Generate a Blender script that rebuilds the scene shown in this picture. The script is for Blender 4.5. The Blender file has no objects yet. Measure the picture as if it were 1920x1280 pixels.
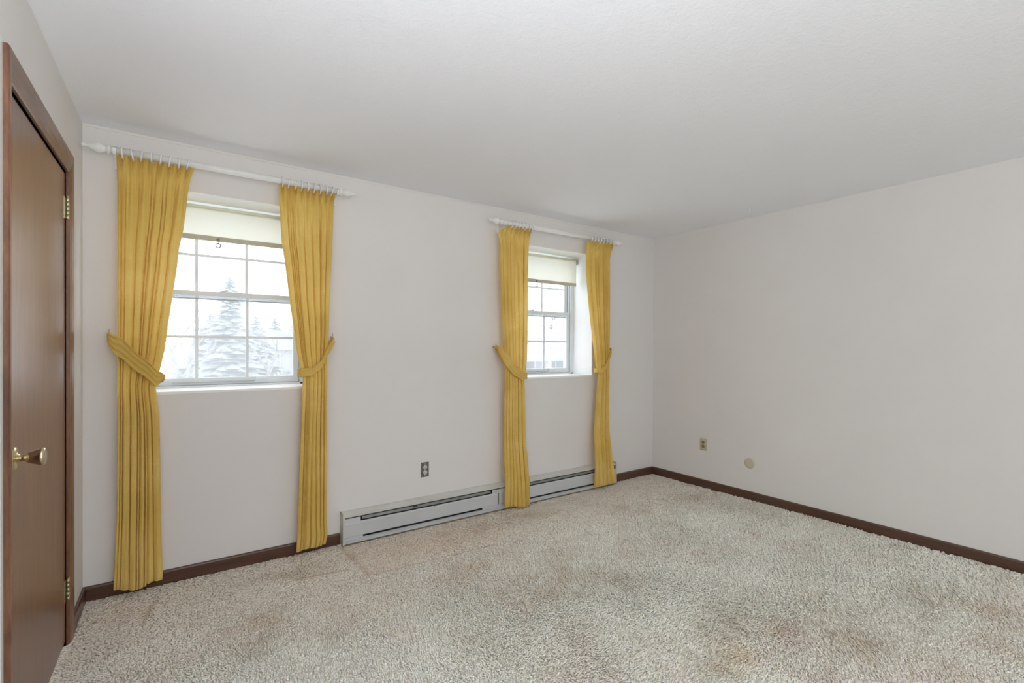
import bpy, math, random
import numpy as np
from mathutils import Vector, noise
random.seed(7); rng = np.random.default_rng(7)
PI = math.pi
C = bpy.context.scene.collection
SC = bpy.context.scene

# ------------------------------------------------------------------ camera
# x runs right along the window wall, y runs out through the windows, z up; metres
CAM = Vector((.4143, -3.2535, 1.3093))
def cam_axes(yaw, pitch, roll):
    F = Vector((math.sin(yaw)*math.cos(pitch), math.cos(yaw)*math.cos(pitch), math.sin(pitch)))
    r0 = Vector((math.cos(yaw), -math.sin(yaw), 0)); u0 = r0.cross(F)
    return r0*math.cos(roll)+u0*math.sin(roll), -r0*math.sin(roll)+u0*math.cos(roll), F
cr, cu, cf = cam_axes(.6074, -.006, .0048)
cam = bpy.data.cameras.new('camera'); camo = bpy.data.objects.new('camera', cam); C.objects.link(camo)
from mathutils import Matrix
camo.matrix_world = Matrix(((cr.x, cu.x, -cf.x, CAM.x), (cr.y, cu.y, -cf.y, CAM.y), (cr.z, cu.z, -cf.z, CAM.z), (0, 0, 0, 1)))
cam.sensor_width = 36; cam.lens = 892.49*36/1920; cam.shift_y = 15.67/1920; cam.clip_start = .02; cam.clip_end = 500
SC.camera = camo

# ------------------------------------------------------------------ sky, light, exposure
w = bpy.data.worlds.new('overcast_sky'); SC.world = w; w.use_nodes = True
bg = w.node_tree.nodes['Background']
bg.inputs[0].default_value = (.93, .97, 1, 1); bg.inputs[1].default_value = 2.7
def area(name, loc, rot, sx, sy, power, col=(1, 1, 1)):
    l = bpy.data.lights.new(name, 'AREA'); l.shape = 'RECTANGLE'; l.size = sx; l.size_y = sy; l.energy = power; l.color = col
    o = bpy.data.objects.new(name, l); C.objects.link(o); o.location = loc; o.rotation_euler = rot
    return o
# fill light added behind the photographer, standing in for unseen daylight
area('added_near_fill', (1.35, -6.05, 1.35), (math.radians(90), 0, 0), 2.2, 1.9, 6, (.98, .99, 1))
# weak fill bulb added out of view, behind the photographer
pl = bpy.data.lights.new('added_fill_bulb', 'POINT'); pl.energy = 2; pl.shadow_soft_size = .12; pl.color = (1, .97, .93)
plo = bpy.data.objects.new('added_fill_bulb', pl); C.objects.link(plo); plo.location = (2.0, -4.3, 2.05)
# the photographer's flash head, turned up so that its light bounces off the ceiling
fl_ = area('bounce_flash', (.36, -3.22, 1.40), (math.radians(177), 0, math.radians(-12)), .30, .30, 35, (.915, .95, 1))
SC.cycles.max_bounces = 14; SC.cycles.diffuse_bounces = 9; SC.cycles.transmission_bounces = 8; SC.cycles.transparent_max_bounces = 12
SC.view_settings.view_transform = 'Standard'; SC.view_settings.look = 'None'
SC.view_settings.gamma = 1; SC.view_settings.exposure = .13; SC.view_settings.use_curve_mapping = False

# ------------------------------------------------------------------ materials
def nt(name):
    m = bpy.data.materials.new(name); m.use_nodes = True
    t = m.node_tree; t.nodes.clear()
    out = t.nodes.new('ShaderNodeOutputMaterial')
    return m, t, out
def N(t, typ, **kw):
    n = t.nodes.new(typ)
    for k, v in kw.items():
        if k in ('operation', 'blend_type', 'data_type', 'noise_dimensions', 'feature', 'wave_type', 'bands_direction', 'interpolation_type'): setattr(n, k, v)
    return n
def lk(t, a, b): t.links.new(a, b)
def coords(t, scale=(1, 1, 1)):
    g = N(t, 'ShaderNodeNewGeometry'); mp = N(t, 'ShaderNodeMapping'); mp.inputs['Scale'].default_value = scale
    lk(t, g.outputs['Position'], mp.inputs['Vector']); return mp.outputs[0]
def noise_tex(t, vec, scale, detail=3, rough=.5, dist=0):
    n = N(t, 'ShaderNodeTexNoise'); lk(t, vec, n.inputs['Vector'])
    n.inputs['Scale'].default_value = scale; n.inputs['Detail'].default_value = detail; n.inputs['Roughness'].default_value = rough
    n.inputs['Distortion'].default_value = dist; return n.outputs['Fac']
def ramp(t, fac, stops):
    r = N(t, 'ShaderNodeValToRGB'); lk(t, fac, r.inputs[0])
    e = r.color_ramp.elements
    while len(e) < len(stops): e.new(.5)
    for i, (p, c) in enumerate(stops):
        e[i].position = p; e[i].color = (*c, 1) if len(c) == 3 else c
    return r.outputs[0]
def mixc(t, fac, a, b, mode='MIX'):
    m = N(t, 'ShaderNodeMix', data_type='RGBA', blend_type=mode)
    if isinstance(fac, (int, float)): m.inputs[0].default_value = fac
    else: lk(t, fac, m.inputs[0])
    for s, v in ((6, a), (7, b)):
        if isinstance(v, tuple): m.inputs[s].default_value = (*v, 1)
        else: lk(t, v, m.inputs[s])
    return m.outputs[2]
def bump(t, h, strength, dist=.002):
    b = N(t, 'ShaderNodeBump'); b.inputs['Strength'].default_value = strength; b.inputs['Distance'].default_value = dist
    lk(t, h, b.inputs['Height']); return b.outputs[0]
def principled(t, out, col, rough=.6, metal=0, nrm=None, spec=.5, coat=0, coat_rough=.1):
    p = N(t, 'ShaderNodeBsdfPrincipled')
    if isinstance(col, tuple): p.inputs['Base Color'].default_value = (*col, 1)
    else: lk(t, col, p.inputs['Base Color'])
    if isinstance(rough, (int, float)): p.inputs['Roughness'].default_value = rough
    else: lk(t, rough, p.inputs['Roughness'])
    p.inputs['Metallic'].default_value = metal; p.inputs['Specular IOR Level'].default_value = spec
    p.inputs['Coat Weight'].default_value = coat; p.inputs['Coat Roughness'].default_value = coat_rough
    if nrm is not None: lk(t, nrm, p.inputs['Normal'])
    if out is not None: lk(t, p.outputs[0], out.inputs[0])
    return p
M = {}
def simple(name, a, b, scale, rough=.5, metal=0, bs=0, bscale=200, coat=0, spec=.5, stretch=(1, 1, 1)):
    m, t, out = nt(name); v = coords(t, stretch)
    col = ramp(t, noise_tex(t, v, scale, 4, .6), [(.3, a), (.7, b)])
    nr = bump(t, noise_tex(t, v, bscale, 3, .6), bs) if bs else None
    principled(t, out, col, rough, metal, nr, spec, coat); M[name] = m; return m
simple('wall_paint', (.742, .722, .704), (.772, .752, .734), 1.2, .62, 0, .25, 90, spec=.3)
simple('white_paint', (.80, .80, .77), (.84, .84, .82), 6, .38, 0, .1, 60)
simple('reveal_paint', (.91, .92, .92), (.94, .95, .95), 3, .5, 0, .15, 80)
simple('sash_vinyl', (.70, .745, .78), (.76, .80, .84), 8, .35)
simple('track_grey', (.42, .44, .45), (.52, .54, .55), 12, .45)
simple('rod_paint', (.80, .80, .78), (.86, .86, .84), 20, .3, 0, .1, 90)
simple('ring_plastic', (.78, .78, .80), (.86, .86, .88), 20, .3)
simple('heater_enamel', (.54, .56, .57), (.60, .62, .63), 3, .32, 0, .06, 30)
simple('heater_top', (.56, .56, .52), (.64, .64, .60), 5, .4, 0, .06, 30)
simple('heater_dark', (.05, .055, .055), (.10, .105, .10), 20, .7)
simple('damper_metal', (.22, .23, .22), (.32, .33, .31), 15, .5, .3)
simple('fin_metal', (.25, .25, .24), (.4, .4, .39), 40, .4, .7)
simple('brass', (.60, .50, .33), (.70, .60, .42), 40, .22, 1, .05, 100)
simple('aged_brass', (.42, .36, .22), (.62, .56, .40), 60, .38, 1, .1, 200)
simple('ivory_plastic', (.50, .44, .33), (.56, .50, .39), 20, .35)
simple('ivory_cap', (.55, .50, .38), (.60, .55, .44), 15, .45)
simple('brown_plastic', (.20, .165, .11), (.27, .22, .15), 30, .4)
simple('steel_box', (.10, .11, .11), (.20, .21, .20), 60, .5, .4)
simple('receptacle', (.55, .54, .50), (.68, .67, .63), 60, .4)
simple('slot_black', (.012, .012, .012), (.02, .02, .02), 30, .6)
simple('steel', (.35, .34, .33), (.5, .49, .47), 60, .35, 1)
simple('ring_metal', (.16, .15, .14), (.26, .25, .24), 60, .4, .6)
simple('snow', (.80, .83, .88), (.88, .90, .94), .3, .8)
simple('asphalt', (.55, .57, .60), (.65, .67, .70), .6, .9)
simple('pine_foliage', (.17, .20, .21), (.28, .31, .32), 1.4, .9)
simple('shrub_foliage', (.20, .22, .22), (.33, .35, .35), 2, .9)
simple('bark', (.15, .15, .15), (.24, .24, .24), 3, .9)
simple('house_siding', (.24, .25, .26), (.30, .31, .32), 1, .8)
simple('house_roof', (.16, .17, .19), (.24, .25, .27), 1, .9)
simple('house_trim', (.5, .5, .52), (.56, .56, .58), 1, .7)
simple('house_window', (.05, .05, .06), (.09, .09, .1), 1, .3)
simple('lamp_glass', (.8, .78, .72), (.85, .83, .78), 5, .4)

# ceiling: white paint over a fine stipple
m, t, out = nt('ceiling_stipple'); v = coords(t)
col = ramp(t, noise_tex(t, v, .9, 3), [(.3, (.865, .885, .93)), (.7, (.89, .91, .955))])
h = noise_tex(t, v, 75, 4, .65)
h2 = noise_tex(t, v, 22, 2, .5)
hm = N(t, 'ShaderNodeMath', operation='ADD'); lk(t, h, hm.inputs[0]); lk(t, h2, hm.inputs[1])
principled(t, out, col, .75, 0, bump(t, hm.outputs[0], .45, .004), .25); M['ceiling'] = m

# stained wood; grain along the local stretch direction
def wood(name, dark, mid, light, stretch, rough=.33, coat=.35, big=1.0, spec=.5):
    m, t, out = nt(name); v = coords(t, stretch)
    g1 = noise_tex(t, v, 9*big, 6, .62, .6); g2 = noise_tex(t, v, 60*big, 3, .6)
    mm = N(t, 'ShaderNodeMath', operation='MULTIPLY_ADD'); lk(t, g2, mm.inputs[0]); mm.inputs[1].default_value = .28; lk(t, g1, mm.inputs[2])
    col = ramp(t, mm.outputs[0], [(.42, dark), (.62, mid), (.85, light)])
    principled(t, out, col, rough, 0, bump(t, g2, .12, .001), spec, coat, .33 if coat > .9 else .24); M[name] = m
wood('door_wood', (.085, .028, .012), (.16, .056, .023), (.235, .09, .036), (1, 4.5, .35), .42, .95)
wood('casing_wood_v', (.11, .046, .026), (.19, .082, .043), (.29, .135, .07), (3, 3, .45), .36, .3)
wood('casing_wood_h', (.10, .05, .032), (.17, .085, .052), (.24, .13, .085), (3, .6, 6), .36, .3)
wood('base_wood_x', (.047, .022, .014), (.085, .038, .023), (.13, .058, .036), (.5, 5, 8), .36, .25)
wood('base_wood_y', (.047, .022, .014), (.085, .038, .023), (.13, .058, .036), (5, .5, 8), .36, .25)

# curtain cloth: coarse slubbed weave, light passes through a little
m, t, out = nt('curtain_cloth'); v = coords(t)
vs = coords(t, (14, 14, 1)); vh = coords(t, (1, 1, 16))
slub = noise_tex(t, vs, 14, 4, .7); weft = noise_tex(t, vh, 22, 3, .6); bigv = noise_tex(t, v, 3.5, 3, .5)
s1 = N(t, 'ShaderNodeMath', operation='ADD'); lk(t, slub, s1.inputs[0]); lk(t, weft, s1.inputs[1])
s2 = N(t, 'ShaderNodeMath', operation='MULTIPLY_ADD'); lk(t, s1.outputs[0], s2.inputs[0]); s2.inputs[1].default_value = .35; lk(t, bigv, s2.inputs[2])
colc = ramp(t, s2.outputs[0], [(.62, (.71, .487, .115)), (.85, (.79, .562, .15)), (1.0, (.85, .63, .20))])
p = principled(t, None, colc, .85, 0, bump(t, s1.outputs[0], .35, .0015), .15)
p.inputs['Sheen Weight'].default_value = .12
tr = N(t, 'ShaderNodeBsdfTranslucent'); tc = mixc(t, .18, colc, (.95, .62, .38)); lk(t, tc, tr.inputs[0])
mx = N(t, 'ShaderNodeMixShader'); mx.inputs[0].default_value = .22; lk(t, p.outputs[0], mx.inputs[1]); lk(t, tr.outputs[0], mx.inputs[2])
lk(t, mx.outputs[0], out.inputs[0]); M['curtain'] = m

# roller-blind fabric
m, t, out = nt('blind_fabric'); v = coords(t)
colb = ramp(t, noise_tex(t, v, 300, 2, .6), [(.3, (.70, .69, .60)), (.7, (.76, .75, .66))])
p = principled(t, None, colb, .8, 0, None, .2)
tr = N(t, 'ShaderNodeBsdfTranslucent'); tr.inputs[0].default_value = (.93, .93, .83, 1)
mx = N(t, 'ShaderNodeMixShader'); mx.inputs[0].default_value = .40; lk(t, p.outputs[0], mx.inputs[1]); lk(t, tr.outputs[0], mx.inputs[2])
lk(t, mx.outputs[0], out.inputs[0]); M['blind'] = m
simple('blind_hem', (.52, .51, .42), (.58, .57, .48), 60, .8)

# window glass: clear, with a pale translucent veil mixed in as glare haze
m, t, out = nt('veiled_glass'); v = coords(t)
tp = N(t, 'ShaderNodeBsdfTransparent'); tp.inputs[0].default_value = (.985, .99, .99, 1)
tl = N(t, 'ShaderNodeBsdfTranslucent'); tl.inputs[0].default_value = (.93, .95, .97, 1)
gl = N(t, 'ShaderNodeBsdfGlossy'); gl.inputs['Roughness'].default_value = .05
f = ramp(t, noise_tex(t, v, 5, 4, .6), [(.3, (.22, .22, .22)), (.75, (.29, .29, .29))])
m1 = N(t, 'ShaderNodeMixShader'); lk(t, f, m1.inputs[0]); lk(t, tp.outputs[0], m1.inputs[1]); lk(t, tl.outputs[0], m1.inputs[2])
m2 = N(t, 'ShaderNodeMixShader'); m2.inputs[0].default_value = .03; lk(t, m1.outputs[0], m2.inputs[1]); lk(t, gl.outputs[0], m2.inputs[2])
lk(t, m2.outputs[0], out.inputs[0]); M['glass'] = m

TRL = 0.0
# carpet: cream twist pile with old brown and pink stains
def carpet_mat(name, base):
    m, t, out = nt(name); v = coords(t, (1, 1, 0))
    fine = noise_tex(t, coords(t, (1, 1, 0)), 130, 3, .6)
    stain = noise_tex(t, v, 1.35, 5, .62, .35); stain2 = noise_tex(t, v, 3.1, 4, .6, .2)
    c = ramp(t, fine, [(.3, (.925, .91, .82)), (.7, (.975, .97, .90))])
    c = mixc(t, ramp(t, stain, [(.50, (0, 0, 0)), (.70, (.8, .8, .8))]), c, (.84, .765, .675))
    c = mixc(t, ramp(t, stain2, [(.57, (0, 0, 0)), (.72, (.55, .55, .55))]), c, (.86, .765, .69))
    # soiled, flattened strip along the window wall
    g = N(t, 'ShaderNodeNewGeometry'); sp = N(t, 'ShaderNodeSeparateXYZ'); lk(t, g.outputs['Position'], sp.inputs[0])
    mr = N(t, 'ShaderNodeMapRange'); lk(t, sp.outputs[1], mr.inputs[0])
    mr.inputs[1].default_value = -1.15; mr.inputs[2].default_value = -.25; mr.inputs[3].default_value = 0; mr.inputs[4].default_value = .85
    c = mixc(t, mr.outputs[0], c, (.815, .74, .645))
    at = N(t, 'ShaderNodeAttribute'); at.attribute_name = 'tone'
    if not base: c = mixc(t, 1.0, c, at.outputs['Color'], 'MULTIPLY')
    else: c = mixc(t, 1.0, c, (.83, .79, .73), 'MULTIPLY')  # backing darkened so gaps between the tufts look shaded
    p = principled(t, out if base else None, c, .95, 0, bump(t, fine, .8, .006) if base else None, .05)
    if not base:   # yarn lets light through
        tr = N(t, 'ShaderNodeBsdfTranslucent'); lk(t, c, tr.inputs[0]); mx = N(t, 'ShaderNodeMixShader'); mx.inputs[0].default_value = TRL
        lk(t, p.outputs[0], mx.inputs[1]); lk(t, tr.outputs[0], mx.inputs[2]); lk(t, mx.outputs[0], out.inputs[0])
    M[name] = m
carpet_mat('carpet_backing', True); carpet_mat('carpet_yarn', False)

# ------------------------------------------------------------------ mesh helpers
class MB:
    def __init__(s): s.v = []; s.f = []; s.sm = []
    def add(s, verts, faces, smooth=False):
        o = len(s.v); s.v += [tuple(p) for p in verts]
        s.f += [tuple(i+o for i in f) for f in faces]; s.sm += [smooth]*len(faces); return s
    def box(s, x0, x1, y0, y1, z0, z1, bev=0):
        x0, x1 = min(x0, x1), max(x0, x1); y0, y1 = min(y0, y1), max(y0, y1); z0, z1 = min(z0, z1), max(z0, z1)
        if bev <= 0:
            v = [(x, y, z) for x in (x0, x1) for y in (y0, y1) for z in (z0, z1)]
            return s.add(v, [(0, 1, 3, 2), (4, 6, 7, 5), (0, 4, 5, 1), (2, 3, 7, 6), (0, 2, 6, 4), (1, 5, 7, 3)])
        b = min(bev, (x1-x0)*.45, (y1-y0)*.45, (z1-z0)*.45)
        import bmesh
        bm = bmesh.new(); bmesh.ops.create_cube(bm, size=1)
        for q in bm.verts: q.co = Vector(((x0+x1)/2+q.co.x*(x1-x0), (y0+y1)/2+q.co.y*(y1-y0), (z0+z1)/2+q.co.z*(z1-z0)))
        bmesh.ops.bevel(bm, geom=bm.edges[:]+bm.verts[:], offset=b, segments=2, affect='EDGES', profile=.5)
        bm.verts.index_update()
        s.add([q.co[:] for q in bm.verts], [[q.index for q in f.verts] for f in bm.faces]); bm.free(); return s
    def lathe(s, prof, origin, axis, seg=24, smooth=True):
        """prof: (distance along axis, radius) pairs"""
        ax = Vector(axis).normalized(); a = ax.orthogonal().normalized(); b = ax.cross(a); o = Vector(origin)
        v = []; f = []
        for d, r in prof:
            for k in range(seg):
                th = 2*PI*k/seg; v.append(o+ax*d+(a*math.cos(th)+b*math.sin(th))*max(r, 1e-5))
        for i in range(len(prof)-1):
            for k in range(seg):
                k2 = (k+1) % seg; f.append((i*seg+k, i*seg+k2, (i+1)*seg+k2, (i+1)*seg+k))
        f.append(tuple(range(seg))[::-1]); f.append(tuple((len(prof)-1)*seg+k for k in range(seg)))
        return s.add(v, f, smooth)
    def extr(s, poly, axis, a0, a1, smooth=False):
        """poly: closed outline in the plane across axis (x: (y,z); y: (x,z); z: (x,y))"""
        def P(p, a): return {'x': (a, p[0], p[1]), 'y': (p[0], a, p[1]), 'z': (p[0], p[1], a)}[axis]
        n = len(poly); v = [P(p, a0) for p in poly]+[P(p, a1) for p in poly]
        f = [(i, (i+1) % n, n+(i+1) % n, n+i) for i in range(n)]+[tuple(range(n))[::-1], tuple(range(n, 2*n))]
        return s.add(v, f, smooth)
    def tube(s, pts, r, seg=8, smooth=True, closed=False):
        pts = [Vector(p) for p in pts]; n = len(pts); v = []; f = []
        rr = r if isinstance(r, (list, tuple)) else [r]*n
        prev = None
        for i, p in enumerate(pts):
            d = (pts[(i+1) % n]-pts[i-1]) if closed else (pts[min(i+1, n-1)]-pts[max(i-1, 0)])
            d.normalize()
            a = d.orthogonal().normalized() if prev is None else (prev-d*prev.dot(d)).normalized()
            prev = a; b = d.cross(a)
            for k in range(seg): v.append(p+(a*math.cos(2*PI*k/seg)+b*math.sin(2*PI*k/seg))*rr[i])
        for i in range(n if closed else n-1):
            for k in range(seg):
                k2 = (k+1) % seg; j = (i+1) % n; f.append((i*seg+k, i*seg+k2, j*seg+k2, j*seg+k))
        if not closed: f.append(tuple(range(seg))[::-1]); f.append(tuple((n-1)*seg+k for k in range(seg)))
        return s.add(v, f, smooth)
    def grid(s, rows, smooth=True):
        nr, nc = len(rows), len(rows[0]); v = [p for r in rows for p in r]
        return s.add(v, [(i*nc+j, i*nc+j+1, (i+1)*nc+j+1, (i+1)*nc+j) for i in range(nr-1) for j in range(nc-1)], smooth)
    def build(s, name, mat, parent=None, loc=None):
        me = bpy.data.meshes.new(name); vs = s.v
        if loc: vs = [(p[0]-loc[0], p[1]-loc[1], p[2]-loc[2]) for p in s.v]
        me.from_pydata(vs, [], s.f); me.materials.append(M[mat] if isinstance(mat, str) else mat)
        me.polygons.foreach_set('use_smooth', s.sm); me.update()
        o = bpy.data.objects.new(name, me); C.objects.link(o)
        if loc: o.location = loc
        if parent is not None: o.parent = parent; o.location = tuple(Vector(o.location)-WL[parent.name]) if parent.name in WL else o.location
        WL[o.name] = Vector(loc or (0, 0, 0)); return o
WL = {}
def tag(o, label=None, cat=None, group=None, kind=None):
    if label: o['label'] = label
    if cat: o['category'] = cat
    if group: o['group'] = group
    if kind: o['kind'] = kind
    return o
def thing(name, label, cat, loc=(0, 0, 0), group=None):
    o = bpy.data.objects.new(name, None); C.objects.link(o); o.location = loc; o.empty_display_size = .1; WL[o.name] = Vector(loc)
    return tag(o, label, cat, group)
def copy_thing(root, loc, label):
    r = root.copy(); C.objects.link(r); r.location = loc; r['label'] = label
    for ch in list(root.children):
        c = ch.copy(); C.objects.link(c); c.parent = r
        for g in list(ch.children):
            d = g.copy(); C.objects.link(d); d.parent = c
    return r
def interp(pts, x):
    pts = sorted(pts)
    if x <= pts[0][0]: return pts[0][1]
    for (a, fa), (b, fb) in zip(pts, pts[1:]):
        if x <= b:
            t_ = (x-a)/(b-a) if b > a else 0; return fa+(fb-fa)*t_
    return pts[-1][1]

# ------------------------------------------------------------------ room shell
W, H, D = 4.476, 2.44, -6.2
SILL, HEAD = 1.048, 2.18
WC = (.6305, 3.1025)          # window centres
OH = .495                     # half opening
RD = .255                     # depth of reveal to the window frame
mb = MB(); mb.box(-.25, W+.25, D-.25, .40, -.16, -.012); fl = mb.build('floor', 'carpet_backing'); tag(fl, 'cream shag carpet floor with brown and pink stains', kind='structure')
mb = MB(); mb.box(-.25, W+.25, D-.25, .40, H, H+.15); tag(mb.build('ceiling', 'ceiling'), kind='structure')
# window wall with two deep openings
mb = MB(); T = .40
xs = [-.25, WC[0]-OH, WC[0]+OH, WC[1]-OH, WC[1]+OH, W+.25]
for a, b in ((0, 1), (2, 3), (4, 5)): mb.box(xs[a], xs[b], 0, T, -.1, H)
for a, b in ((1, 2), (3, 4)): mb.box(xs[a], xs[b], 0, T, -.1, SILL); mb.box(xs[a], xs[b], 0, T, HEAD, H)
tag(mb.build('wall_back', 'wall_paint'), kind='structure')
DY0, DY1, DZ = -1.292, -.428, 2.062      # door opening
mb = MB(); mb.box(-.25, 0, D, DY0, -.1, H); mb.box(-.25, 0, DY1, 0, -.1, H); mb.box(-.25, 0, DY0, DY1, DZ, H)
tag(mb.build('wall_left', 'wall_paint'), kind='structure')
mb = MB(); mb.box(W, W+.25, D, 0, -.1, H); tag(mb.build('wall_right', 'wall_paint'), kind='structure')
mb = MB(); mb.box(-.25, .2, D-.2, D, -.1, H); mb.box(2.5, W+.25, D-.2, D, -.1, H); mb.box(.2, 2.5, D-.2, D, -.1, .38); mb.box(.2, 2.5, D-.2, D, 2.32, H)  # unseen wall, its opening added for the fill light
tag(mb.build('wall_near', 'wall_paint'), kind='structure')

# baseboards: flat stained board with a rounded top edge
def base_profile(th, h): return [(0, -.012), (th, -.012), (th, h-.010), (th-.003, h-.003), (th-.008, h), (0, h)]
BH = .066
def base_x(x0, x1, name):
    mb = MB(); mb.extr([(-a, z) for a, z in base_profile(.013, BH)], 'x', x0, x1); tag(mb.build(name, 'base_wood_x'), kind='structure')
def base_y(xw, sgn, y0, y1, name, cut=0):
    mb = MB(); mb.extr([(xw+sgn*a, z) for a, z in base_profile(.013, BH)], 'y', y0, y1); tag(mb.build(name, 'base_wood_y'), kind='structure')
base_x(.0, 1.283, 'baseboard_back'); base_x(3.872, W, 'baseboard_back')
base_y(W, -1, D, 0, 'baseboard_right')
base_y(0, 1, -.352, 0, 'baseboard_left'); base_y(0, 1, D, -1.372, 'baseboard_left')

# thin caulk bead where the window wall meets the ceiling
mb = MB(); mb.extr([(0, H-.012), (-.003, H-.011), (-.006, H-.004), (-.007, H), (0, H)], 'x', 0, W); tag(mb.build('trim_1', 'wall_paint'), kind='structure')

# ------------------------------------------------------------------ door in the left wall
d1 = bpy.data.objects.new('door_1', None); C.objects.link(d1); tag(d1, 'flush dark stained wooden door with brass knob', kind='structure'); WL['door_1'] = Vector((0, 0, 0))
mb = MB(); mb.box(-.042, -.002, DY0+.006, DY1-.006, .012, DZ-.006, .0015); leaf = mb.build('door_leaf', 'door_wood', d1)
# jambs and stop
mb = MB(); mb.box(-.14, 0, DY0-.018, DY0, -.012, DZ+.018); mb.box(-.055, -.044, DY0, DY0+.012, -.012, DZ); mb.build('door_jamb', 'casing_wood_v', d1)
mb = MB(); mb.box(-.14, 0, DY1, DY1+.018, -.012, DZ+.018); mb.box(-.055, -.044, DY1-.012, DY1, -.012, DZ); mb.build('door_jamb', 'casing_wood_v', d1)
mb = MB(); mb.box(-.14, 0, DY0, DY1, DZ, DZ+.018); mb.box(-.055, -.044, DY0, DY1, DZ-.012, DZ); mb.build('head_jamb', 'casing_wood_h', d1)
# a dark closet space behind the leaf
# casing: bellied profile, mitred corners
CT, CZ = .018, 2.156
def casing_prof(wd):   # (offset from the inner edge, projection)
    return [(0, 0), (0, .009), (.004, .012), (wd*.45, .0165), (wd*.8, CT), (wd-.005, CT), (wd, .014), (wd, 0)]
def casing_leg(y_in, sgn, wd, name):
    mb = MB(); pr = casing_prof(wd); z1 = DZ+.004; n = len(pr)
    v = [(p, y_in+sgn*o, -.012) for o, p in pr]+[(p, y_in+sgn*o, z1+o*(CZ-z1)/wd) for o, p in pr]
    f = [(i, (i+1) % n, n+(i+1) % n, n+i) for i in range(n)]+[tuple(range(n)), tuple(range(n, 2*n))]
    mb.add(v, f); return mb.build(name, 'casing_wood_v', d1)
casing_leg(DY0-.003, -1, .046, 'side_casing'); casing_leg(DY1+.003, 1, .070, 'side_casing')
mb = MB(); wd = CZ-(DZ+.004); pr = casing_prof(wd); n = len(pr)
v = [(p, DY0-.003-o*.046/wd, DZ+.004+o) for o, p in pr]+[(p, DY1+.003+o*.070/wd, DZ+.004+o) for o, p in pr]
mb.add(v, [(i, (i+1) % n, n+(i+1) % n, n+i) for i in range(n)]+[tuple(range(n)), tuple(range(n, 2*n))]); mb.build('head_casing', 'casing_wood_h', d1)
# hinges
for zc in (1.905, .235):
    mb = MB(); mb.box(-.0025, .0005, DY1-.030, DY1-.007, zc-.047, zc+.047, .0006)
    mb.box(-.001, .0045, DY1-.003, DY1+.013, zc-.045, zc+.045, .0008)
    hg = mb.build('hinge', 'aged_brass', d1)
    for k in range(5):
        mb = MB(); z0 = zc-.048+k*.0194
        mb.lathe([(0, .0052), (.0008, .0060), (.0176, .0060), (.0184, .0052)], (.0075, DY1-.006, z0), (0, 0, 1), 12); mb.build('hinge_knuckle', 'aged_brass', hg)
    mb = MB(); mb.lathe([(0, .004), (.003, .007), (.005, .006), (.006, .002)], (.0075, DY1-.006, zc+.048), (0, 0, 1), 12); mb.build('hinge_pin', 'aged_brass', hg)
# knob: flared tulip on a round rosette
kx = .0; ky, kz = -1.222, .965
kn = MB(); kn.lathe([(0, .0345), (.004, .036), (.0075, .0345), (.0095, .030), (.0105, .021), (.012, .015), (.017, .012)], (-.003, ky, kz), (1, 0, 0), 32)
kp = kn.build('door_knob', 'brass', d1)
mb = MB(); mb.lathe([(.012, .0105), (.020, .0095), (.025, .0098), (.028, .0125), (.033, .0165), (.042, .0200), (.053, .0238), (.060, .0268), (.064, .0276), (.068, .0262), (.0705, .021), (.069, .016), (.0695, .007), (.070, .001)], (0, ky, kz), (1, 0, 0), 32)
mb.build('knob_grip', 'brass', kp)
mb = MB(); mb.lathe([(0, .0035), (.001, .0035), (.0015, .002)], (-.002, ky-.006, kz-.082), (1, 0, 0), 10); mb.build('screw', 'steel', d1)
# white painted strip of trim on the near side of the casing
mb = MB(); mb.box(0, .0035, -1.366, -1.3395, -.012, 2.166, .001); tag(mb.build('trim_2', 'white_paint'), kind='structure')

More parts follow.
